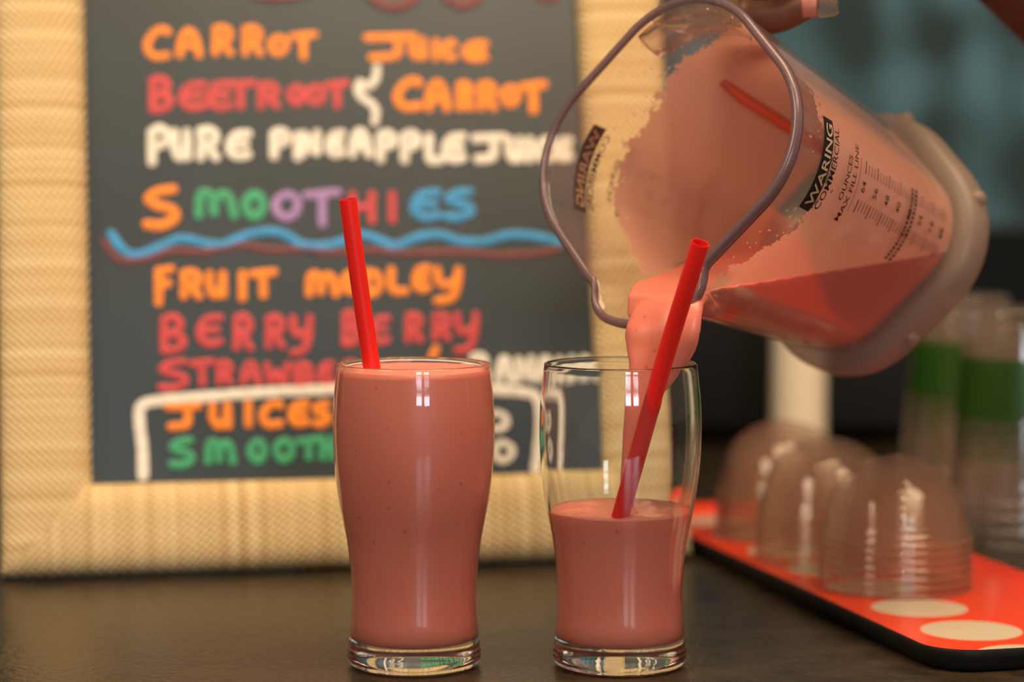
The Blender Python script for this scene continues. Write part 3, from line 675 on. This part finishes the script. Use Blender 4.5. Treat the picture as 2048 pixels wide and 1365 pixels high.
loft(bm, [[(x, y, z) for x, z in ((-.0722, H - .003), (-.0705, H - .036), (-.103, H - .033), (-.100, H - .012))] for y in (-.0012, .0012)])
bm2 = bmesh.ops.bevel(bm, geom=bm.edges[:], offset=.0005, segments=2, profile=.5, affect='EDGES')
obj('handle_web', bm, bpy.data.materials['handle_plastic'], jug, True, 40)
# moulded recess behind the rim at the handle root
bm = bmesh.new()
loops = []
for k in range(13):
    a = pi + (k - 6) * .075
    d = .016 + .008 * cos((k - 6) / 6 * pi / 2)
    p0 = jp(a, H - .002, WT + .0004); p1 = jp(a, H - d, WT + .0004 + .001); p2 = jp(a, H - d - .003, WT + .006); p3 = jp(a, H - .004, WT + .0045)
    loops.append([p0, p1, p2, p3])
loft(bm, loops)
obj('handle_recess', bm, thin_clear('recess_plastic', (.95, .92, .90), 1.6, .02, haze=.05), jug)

# print on both flat ends of the jug: plate, words, scale
def surf(th0, s, z, off=.0004, sgn=1):
    """point on the jug wall: s metres of arc from th0"""
    r = jr(th0, z); th = th0 + sgn * s / r
    for _ in range(2):
        th = th0 + sgn * s / (.5 * (r + jr(th, z)))
    p = jp(th, z); ud = Vector((cos(th), sin(th), 0)); return p + ud * off
def text_on(bm, body, th0, z, size, sc=0.0, off=.0005, bold=0, width=None):
    cu = bpy.data.curves.new('t', 'FONT'); cu.body = body; cu.size = size; cu.align_x = 'CENTER'; cu.offset = bold; cu.resolution_u = 3
    to = bpy.data.objects.new('t', cu); COL.objects.link(to)
    dg = bpy.context.evaluated_depsgraph_get()
    me = bpy.data.meshes.new_from_object(to.evaluated_get(dg))
    bpy.data.objects.remove(to); bpy.data.curves.remove(cu)
    xs = [v.co.x for v in me.vertices]
    k = 1 if not width else width / (max(xs) - min(xs))
    base = len(bm.verts); bm.verts.ensure_lookup_table()
    vs = [bm.verts.new(surf(th0, v.co.x * k + sc, z + v.co.y, off)) for v in me.vertices]
    for p in me.polygons:
        try: bm.faces.new([vs[i] for i in p.vertices])
        except ValueError: pass
    bpy.data.meshes.remove(me)
def patch(bm, th0, s0, s1, z0, z1, off, n=10, lean=0):
    g = [[bm.verts.new(surf(th0, s0 + (s1 - s0) * i / n + lean * j, z0 + (z1 - z0) * j, off)) for j in (0, 1)] for i in range(n + 1)]
    for a, b in zip(g, g[1:]): bm.faces.new((a[0], b[0], b[1], a[1]))
for th0 in (pi / 2 - .05, 3 * pi / 2 - .02):
    bm = bmesh.new()
    zt = H - .0275
    patch(bm, th0, -.0225, .0225, zt - .0046, zt + .0046, .0005, 16)
    pl = obj('logo_plate', bm, M['ink'], jug)
    bm = bmesh.new()
    text_on(bm, 'WARING', th0, zt - .0029, .0082, 0, .0009, .00012, .040)
    text_on(bm, 'WARING', th0, zt - .0029, .0082, 0, .0002, .00012, .040)
    obj('logo_letters', bm, M['ink_gold'], jug)
    bm = bmesh.new()
    text_on(bm, 'COMMERCIAL', th0, zt - .0102, .0062, 0, .0005, .00005, .040)
    text_on(bm, 'OUNCES', th0, H - .0515, .0050, 0.0, .0005, .00005, .022)
    text_on(bm, 'MAX FILL LINE', th0, H - .0575, .0050, -.001, .0005, .00005, .038)
    patch(bm, th0, -.0135, .0125, H - .0604, H - .0600, .0005)
    z0 = H - .0655
    for i, num in enumerate(('64', '56', '48', '40', '32', '24', '16', '8')):
        text_on(bm, num, th0, z0 - .0122 * i - .0022, .0050, 0, .0005, .00008, .0055)
    for i in range(30):
        z = z0 - .00305 * i; lg = .0065 if i % 4 == 0 else .0052; hw = .00042 if i % 4 == 0 else .00028
        for sg in (-1, 1):
            a, b = (.0062, .0062 + lg)
            patch(bm, th0, sg * a if sg > 0 else -b, b if sg > 0 else -a, z - hw, z + hw, .0005, 4)
    # two lines of small print across the scale, too small to read
    rnd = random.Random(3)
    for row in (0, 1):
        s = -.024
        while s < .012:
            wd = rnd.uniform(.0008, .0018)
            patch(bm, th0, s, s + wd, z0 - .0505 - row * .0042, z0 - .0480 - row * .0042, .0006, 2); s += wd + .0007
    obj('printed_scale', bm, M['ink'], jug)

# the smoothie in the jug: a wall film, the pool, and the stream falling from the spout
js = empty('poured_smoothie', mat=JM)
tag(js, 'pink smoothie inside the tipped jug, running out in a stream', 'smoothie')
INV = JM.inverted()
def film_top(th):
    a = math.atan2(sin(th), cos(th))
    # (angle, depth of the clear band under the rim); 0 = spout, +90 degrees = side turned to the right
    T = [(-180, .034), (-150, .038), (-120, .046), (-90, .052), (-60, .052), (-35, .054), (-18, .050), (-4, .034), (8, .010), (18, .010), (40, .026), (62, .040), (80, .037), (110, .030), (140, .024), (165, .026), (180, .034)]
    d = a * 180 / pi
    for (a0, v0), (a1, v1) in zip(T, T[1:]):
        if a0 <= d <= a1:
            t = (d - a0) / (a1 - a0); t = t * t * (3 - 2 * t)
            return H - (v0 + (v1 - v0) * t) + .0025 * sin(7 * a + .3)
    return H - .034
# the pool's surface slopes a little down to the spout
PA = Vector((.0665, 1.122, .1745)); PB = Vector((.205, 1.2, .1895)); PC = Vector((.120, 1.26, .1885))
pn = (PB - PA).cross(PC - PA).normalized()
if pn.z < 0: pn = -pn
LA = Vector((.0525, 1.12, .17)); ln_ = Vector((-.0800, .0085, 0)).normalized()     # the flow keeps off the left side of the spout
bm = bmesh.new()
NF, NZ = 448, 150
g = []
for j in range(NZ + 1):
    z = .0046 + (H - .006) * j / NZ
    g.append([bm.verts.new(jp(2 * pi * i / NF, z, WT + .0003) if z < H else jp(2 * pi * i / NF, H, WT)) for i in range(NF)])
def keep(th, z):
    p = jp(th, z)
    if ((JM @ p) - PA).dot(pn) < -.0015 and ((JM @ p) - LA).dot(ln_) < -.001: return False      # under the pool's surface
    n1 = noise.noise(p * 160) * .007 + noise.noise(p * 420) * .004 + noise.noise(p * 900) * .0025
    zt = film_top(th) + n1
    if z < zt:
        # thin streaked holes just below the edge
        return True
    return noise.noise(p * 520 + Vector((3, 1, 7))) > .60 and z < zt + .018     # drops above the edge
for j in range(NZ):
    z = .0046 + (H - .006) * (j + .5) / NZ
    for i in range(NF):
        if keep(2 * pi * (i + .5) / NF, z):
            i2 = (i + 1) % NF
            bm.faces.new((g[j][i], g[j][i2], g[j + 1][i2], g[j + 1][i]))
bmesh.ops.delete(bm, geom=[v for v in bm.verts if not v.link_faces], context='VERTS')
fo = obj('wall_film', bm, M['film'], js)
# pool: the inside volume of the jug below a surface that slopes down to the spout
bm = bmesh.new()
zs = [.0048 + (H - .0052) * i / 60 for i in range(61)]
loft(bm, [[jp(t, z, WT + .0008) for t in TH] for z in zs])
bmesh.ops.transform(bm, matrix=JM, verts=bm.verts[:])
geom = bm.verts[:] + bm.edges[:] + bm.faces[:]
res = bmesh.ops.bisect_plane(bm, geom=geom, plane_co=PA, plane_no=pn, clear_outer=True, dist=1e-6)
cut = [e for e in res['geom_cut'] if isinstance(e, bmesh.types.BMEdge)]
bmesh.ops.contextual_create(bm, geom=cut)
res = bmesh.ops.bisect_plane(bm, geom=bm.verts[:] + bm.edges[:] + bm.faces[:], plane_co=LA, plane_no=ln_, clear_outer=True, dist=1e-6)
bmesh.ops.contextual_create(bm, geom=[e for e in res['geom_cut'] if isinstance(e, bmesh.types.BMEdge)])
liquid = bm
# stream: leaves the pool, bends over the spout and falls, narrowing, into the glass
ST = [(.0960, 1.1740, .1680, .0110, .0058, 0), (.0860, 1.1540, .1696, .0140, .0060, 0), (.0775, 1.1380, .1702, .0175, .0062, 0), (.0726, 1.1258, .1690, .0200, .0066, .05), (.0700, 1.1208, .1605, .0194, .0062, .2),
      (.0676, 1.1205, .1500, .0160, .0058, .45), (.0652, 1.1202, .1413, .0120, .0052, .8), (.0605, 1.1202, .1290, .0080, .0045, 1), (.0572, 1.1202, .1130, .0055, .0040, 1), (.0552, 1.1202, .0975, .0044, .0036, 1), (.0537, 1.1202, .0820, .0037, .0034, 1), (.0533, 1.1202, .0765, .0042, .0040, 1), (.0533, 1.1202, .0728, .0066, .0060, 1)]
path = spline([s[:3] for s in ST], 6); wd = spline([s[3:] for s in ST], 6)
loops = []
for i, p in enumerate(path):
    t = (path[min(i + 1, len(path) - 1)] - path[max(i - 1, 0)]).normalized()
    yaw = -.66 * (1 - max(0, min(1, wd[i].z))); side = Vector((cos(yaw), sin(yaw), .22 * max(0, 1 - wd[i].z * 2) if i > 8 else 0))
    side = (side - t * side.dot(t)).normalized(); nr = side.cross(t).normalized()
    lp = []
    for k in range(44):
        a = 2 * pi * k / 44
        wr = 1 + .06 * noise.noise(Vector((cos(a) * 2.2, sin(a) * 2.2, i * .09)))
        lp.append(p + side * (wd[i].x * cos(a) * wr) + nr * (wd[i].y * sin(a) * wr))
    loops.append(lp)
loft(liquid, loops)
# pool and stream are one liquid: fuse them into a single skin
bmesh.ops.recalc_face_normals(liquid, faces=liquid.faces[:])
me = bpy.data.meshes.new('raw_liquid'); liquid.to_mesh(me); liquid.free()
tmp = bpy.data.objects.new('tmp', me); COL.objects.link(tmp)
md = tmp.modifiers.new('r', 'REMESH'); md.mode = 'VOXEL'; md.voxel_size = .0011
md2 = tmp.modifiers.new('s', 'SMOOTH'); md2.factor = .5; md2.iterations = 7
me2 = bpy.data.meshes.new_from_object(tmp.evaluated_get(bpy.context.evaluated_depsgraph_get())); me2.name = 'flowing_smoothie'
bpy.data.objects.remove(tmp); me2.materials.clear(); me2.transform(INV)
link('flowing_smoothie', me2, M['shaded_smoothie'], js)

# ------------------------------------------------------------------ the hand on the handle
pers = empty('person', mat=JM)
tag(pers, 'person seen only as a brown hand gripping the jug handle and a bare forearm', 'person')
bm = bmesh.new()
def capsule_chain(bm, pts, rads, n=20, per=6):
    path = spline(pts, per)
    rr_ = spline([(r, 0, 0) for r in rads], per); rads = [v.x for v in rr_]
    t0 = (path[0] - path[1]).normalized(); t1 = (path[-1] - path[-2]).normalized()
    full = [path[0] + t0 * rads[0] * k for k in (.98, .85, .6, .3)] + path + [path[-1] + t1 * rads[-1] * k for k in (.3, .6, .85, .98)]
    rf = [rads[0] * k for k in (.2, .53, .8, .954)] + rads + [rads[-1] * k for k in (.954, .8, .53, .2)]
    loft(bm, tube_pts(full, rf, n))
fing = []
for i in range(4):
    z = H - .0540 - i * .0168; o = -.0065 * i
    if i == 0:
        pts = [(-.150, -.012, z - .002), (-.1330, -.0285, z), (-.102, -.0270, z), (-.0862, -.007, z), (-.0836, .0125, z - .001), (-.0880, .0275, z - .002)]
        rf = .0090
    else:
        pts = [(-.150 + o, -.012, z - .002), (-.1330 + o, -.0275, z), (-.110 + o, -.0255, z), (-.0965 + o, -.012, z), (-.0950 + o, .002, z - .001), (-.0985 + o, .0125, z - .002)]
        rf = .0083 if i < 3 else .0076
    capsule_chain(bm, pts, [rf * 1.15, rf * 1.1, rf * 1.04, rf, rf * .96, rf * .86])
    fing.append(pts)
# palm and back of the hand
for i in range(4):
    z = H - .0540 - i * .0168; o = -.0065 * i
    capsule_chain(bm, [(-.148 + o, -.012, z), (-.154 + o, .018, z - .006), (-.166, .050, H - .090 - i * .006)], [.0112, .0125, .0140])
capsule_chain(bm, [(-.150, .000, H - .058), (-.160, .022, H - .078), (-.168, .046, H - .098)], [.0150, .0200, .0220])
capsule_chain(bm, [(-.158, -.004, H - .096), (-.166, .022, H - .102), (-.170, .046, H - .108)], [.0140, .0180, .0210])
# thumb along the side of the bar, its tip towards the rim
capsule_chain(bm, [(-.158, .034, H - .088), (-.142, .032, H - .060), (-.119, .026, H - .038), (-.0990, .0165, H - .0205)], [.0170, .0125, .0105, .0086])
# tip of the folded little finger below the thumb
capsule_chain(bm, [(-.118, -.018, H - .040), (-.098, -.014, H - .044), (-.0840, -.006, H - .0465)], [.0075, .0070, .0058])
# wrist and forearm run back to the right
inv3 = INV
wl = [inv3 @ Vector(p) for p in ((.200, 1.270, .368), (.245, 1.290, .358), (.315, 1.33, .314), (.42, 1.40, .248), (.55, 1.48, .17))]
capsule_chain(bm, [(-.152, .045, H - .098)] + wl, [.024, .027, .026, .033, .041, .044], 28)
me = bpy.data.meshes.new('person_raw'); bmesh.ops.recalc_face_normals(bm, faces=bm.faces[:]); bm.to_mesh(me); bm.free()
tmp = bpy.data.objects.new('tmp', me); COL.objects.link(tmp)
md = tmp.modifiers.new('r', 'REMESH'); md.mode = 'VOXEL'; md.voxel_size = .0014
md2 = tmp.modifiers.new('s', 'SMOOTH'); md2.factor = .5; md2.iterations = 6
dg = bpy.context.evaluated_depsgraph_get()
me2 = bpy.data.meshes.new_from_object(tmp.evaluated_get(dg)); me2.name = 'body'
bpy.data.objects.remove(tmp)
me2.materials.clear()
link('body', me2, M['skin'], pers)
# long finger nail on the fingertip that points right: pink bed, clear free edge
def nail_plate(tip, d, outn, v0, v1, rad, w0, w1, thick):
    sd = d.cross(outn); bm = bmesh.new(); g = []
    for a in range(9):
        row = []
        for c in range(9):
            u = (a - 4) / 4; v = c / 8
            ww = (w0 + (w1 - w0) * v) * (1 - .25 * max(0, v - .75) / .25 * abs(u))
            ang = u * ww
            row.append(bm.verts.new(tip + d * (v0 + (v1 - v0) * v) + outn * (rad * cos(ang) + .0002 - .0012 * v * v) + sd * (rad * sin(ang))))
        g.append(row)
    for a in range(8):
        for c in range(8): bm.faces.new((g[a][c], g[a + 1][c], g[a + 1][c + 1], g[a][c + 1]))
    bmesh.ops.solidify(bm, geom=bm.faces[:], thickness=thick)
    return bm
pts = fing[0]
tip = Vector(pts[-1]); d = (Vector((-.0862, .0290, tip.z - .0015)) - Vector(pts[-2])).normalized()
d = Vector((-.10, .90, -.42)).normalized()
outn = Vector((.45, .25, .86)); outn = (outn - d * outn.dot(d)).normalized()
nl = obj('fingernail', nail_plate(tip, d, outn, .0005, .0085, .0074, .85, .85, .0006), M['nail'], pers)
ne = obj('nail_edge', nail_plate(tip, d, outn, .0086, .0185, .0074, .85, .70, .0007), thin_clear('clear_nail_tip', (.85, .80, .74), 1.5, .1, haze=.22, haze_col=(.7, .6, .5)), nl)
ne['label'] = 'long clear free edge of the nail'

# ------------------------------------------------------------------ red tray with pale spots
TU = Vector((-.2527, .9676, 0)); TV = Vector((.9676, .2527, 0))
TM = Matrix(((TV.x, TU.x, 0, .1975), (TV.y, TU.y, 0, 1.1050), (0, 0, 1, .0003), (0, 0, 0, 1)))
tray = empty('serving_tray', mat=TM)
tag(tray, 'long red tray with pale dots and a black edge', 'tray')
TWD, TLN = .1385, .487
def tl(inset, z, n=10):
    return [(x, y, z) for x, y in rrect(TWD / 2 - inset, TLN / 2 - inset, .024 - inset * .8, n, TWD / 2, TLN / 2)]
bm = bmesh.new()
R_ = loft(bm, [tl(.0052, 0), tl(.0030, .0008), tl(.0006, .0065), tl(0, .0096), tl(.0004, .0106), tl(.0012, .0108)], False)
bm.faces.new(R_[0][::-1])
obj('tray_shell', bm, M['black'], tray, True, 50)
def dot_material():
    m, nt, N, L, b = mat('red_tray_with_dots')
    tc = N.new('ShaderNodeTexCoord'); sp = N.new('ShaderNodeSeparateXYZ'); L.new(tc.outputs['Object'], sp.inputs[0])
    def math(op, a, bb=None):
        n = N.new('ShaderNodeMath'); n.operation = op
        for i, v in enumerate((a, bb)):
            if v is None: continue
            if isinstance(v, (int, float)): n.inputs[i].default_value = v
            else: L.new(v, n.inputs[i])
        return n.outputs[0]
    du = math('SUBTRACT', math('FRACT', math('ADD', math('MULTIPLY', math('SUBTRACT', sp.outputs[1], .0094), 1 / .0622), .5)), .5)
    du = math('MULTIPLY', du, .0622); dv = math('SUBTRACT', sp.outputs[0], .0505)
    r = math('SQRT', math('ADD', math('MULTIPLY', du, du), math('MULTIPLY', dv, dv)))
    fac = math('LESS_THAN', r, .0250)
    fac = math('MULTIPLY', fac, math('LESS_THAN', sp.outputs[2], .0052))
    mx = N.new('ShaderNodeMix'); mx.data_type = 'RGBA'
    mx.inputs[6].default_value = (.80, .055, .018, 1); mx.inputs[7].default_value = (.62, .54, .42, 1)
    L.new(fac, mx.inputs[0]); L.new(mx.outputs[2], b.inputs['Base Color'])
    b.inputs['Roughness'].default_value = .22; b.inputs['Coat Weight'].default_value = .2
    return m
bm = bmesh.new()
R_ = loft(bm, [tl(.0012, .0108), tl(.0022, .0104), tl(.0040, .0082), tl(.0068, .0060), tl(.0095, .0051), tl(.012, .0050)], False)
bm.faces.new(R_[-1])
obj('tray_surface', bm, dot_material(), tray, True, 50)

# ------------------------------------------------------------------ clear dome lids, stacked
def lid_mesh():
    bm = bmesh.new()
    prof = [(.0408, 0), (.0412, .0006), (.0412, .0020), (.0404, .0026), (.0400, .0045), (.0403, .0060), (.0396, .0068), (.0388, .0090), (.0384, .0100)]
    R0 = .0378
    for k in range(15):
        a = (pi / 2 - .12) * k / 14
        prof.append((R0 * cos(a), .0105 + .0345 * sin(a)))
    prof += [(.0035, .0105 + .0346), (.0030, .0105 + .0352), (0, .0105 + .0352)]
    lathe(bm, smooth_prof(prof, 2)[:-1] + [(0, .0457)], 72)
    return bm
M['lid'] = thin_clear('clear_lid_plastic', (.965, .95, .935), 1.5, .09, haze=.085, haze_col=(.64, .41, .26))
lid0 = obj('dome_lid', lid_mesh(), M['lid'])
bm = bmesh.new(); lathe(bm, [(.0408, .0001), (.0415, .0004), (.0418, .0012), (.0415, .0020), (.0408, .0022)], 72, closed=True)
lrim0 = obj('lid_rim', bm, thin_clear('lid_rim_plastic', (.9, .85, .8), 1.5, .1, haze=.18, haze_col=(.62, .43, .30)), lid0)
PITCH = .0045
stacks = [((.2095, 1.3087), 7, 'front'), ((.1835, 1.3960), 7, 'middle'), ((.1680, 1.4880), 7, 'back')]
first = True
order = ['lowest', 'second from the bottom', 'third from the bottom', 'fourth from the bottom', 'fifth from the bottom', 'sixth from the bottom']
for (x, y), n, which in stacks:
    for k in range(n):
        o = lid0 if first else lid0.copy()
        if not first:
            COL.objects.link(o); r_ = lrim0.copy(); COL.objects.link(r_); r_.parent = o
        first = False
        o.location = (x + .0001 * sin(k * 2.1 + x * 40), y + .0001 * cos(k * 1.7), .0055 + k * PITCH)
        pos = 'topmost' if k == n - 1 else order[k]
        tag(o, 'clear plastic dome lid on the red tray, %s in the %s stack' % (pos, which), 'lid', 'clear dome lids, %s stack' % which)

# ------------------------------------------------------------------ clear cups with a green band, upside down in stacks
def cup_mesh(t=0):
    bm = bmesh.new()
    prof = [(.0425, 0), (.0432, .0008), (.0432, .0026), (.0420, .0034), (.0412, .0050)]
    prof += [(.0412 - .0100 * k / 10, .005 + .113 * k / 10) for k in range(1, 11)]
    prof += [(.0305, .1195), (.0290, .1200), (.0270, .1180), (0, .1176)]
    lathe(bm, prof, 64); return bm
def band_mesh():
    bm = bmesh.new()
    zz = [.054 + .036 * k / 8 for k in range(9)]
    lathe(bm, [(.0412 - .0100 * (z - .005) / .113 + .0003, z) for z in zz], 64)
    return bm
M['cup'] = thin_clear('clear_cup_plastic', (.96, .95, .94), 1.5, .08, haze=.10, haze_col=(.62, .46, .34))
def green_band():
    m, nt, N, L, b = mat('green_cup_print')
    b.inputs['Base Color'].default_value = (.022, .085, .004, 1); b.inputs['Roughness'].default_value = .4
    tr = N.new('ShaderNodeBsdfTransparent'); tr.inputs[0].default_value = (.25, .5, .12, 1)
    mx = N.new('ShaderNodeMixShader'); mx.inputs[0].default_value = .6
    L.new(tr.outputs[0], mx.inputs[1]); L.new(b.outputs[0], mx.inputs[2]); L.new(mx.outputs[0], N['Material Output'].inputs['Surface'])
    return m
M['band'] = green_band()
cup0 = obj('plastic_cup', cup_mesh(), M['cup'])
band0 = obj('printed_band', band_mesh(), M['band'], cup0)
band0['label'] = 'green printed band'
first = True
for (x, y), n, which in [((.3130, 1.4950), 4, 'nearer'), ((.3060, 1.6350), 4, 'farther')]:
    for k in range(n):
        if first: c = cup0
        else:
            c = cup0.copy(); COL.objects.link(c)
            b_ = band0.copy(); COL.objects.link(b_); b_.parent = c
        first = False
        c.location = (x, y, .0003 + k * .0088)
        pos = 'topmost' if k == n - 1 else order[k]
        tag(c, 'clear cup with a green band, upside down, %s in the %s stack' % (pos, which), 'cup', 'clear cups, %s stack' % which)

# ------------------------------------------------------------------ cream container and black appliance behind the tray
cb = empty('cream_bottle', (.2215, 1.86, 0))
tag(cb, 'tall cream bottle standing behind the dome lids, its top behind the jug', 'bottle')
bm = bmesh.new(); lathe(bm, smooth_prof([(0, 0.0002), (.0190, .0002), (.0205, .002), (.0212, .008), (.0212, .09), (.0212, .150), (.0200, .160), (.0120, .172), (.0105, .176), (.0105, .184), (0, .184)], 3), 56)
obj('bottle_body', bm, M['cream'], cb, True, 50)
bm = bmesh.new(); lathe(bm, [(0, .196), (.006, .1965), (.0118, .195), (.0124, .193), (.0124, .178), (.0120, .1765), (0, .1765)], 40)
obj('bottle_cap', bm, M['cream'], cb, True, 50)
ap = empty('black_appliance', (.25, 2.06, 0))
tag(ap, 'black box-shaped appliance standing against the splashback behind the tray', 'appliance')
bevelled('housing', (-.15, .11, -.06, .16, .008, .165), M['black'], ap, .012, 4)
for sx in (-.12, .08):
    for sy in (-.04, .14):
        bm = bmesh.new(); lathe(bm, [(0, .0003), (.010, .0003), (.010, .009), (0, .009)], 24)
        for v in bm.verts: v.co.x += sx; v.co.y += sy
        obj('foot', bm, M['black'], ap, True, 40)
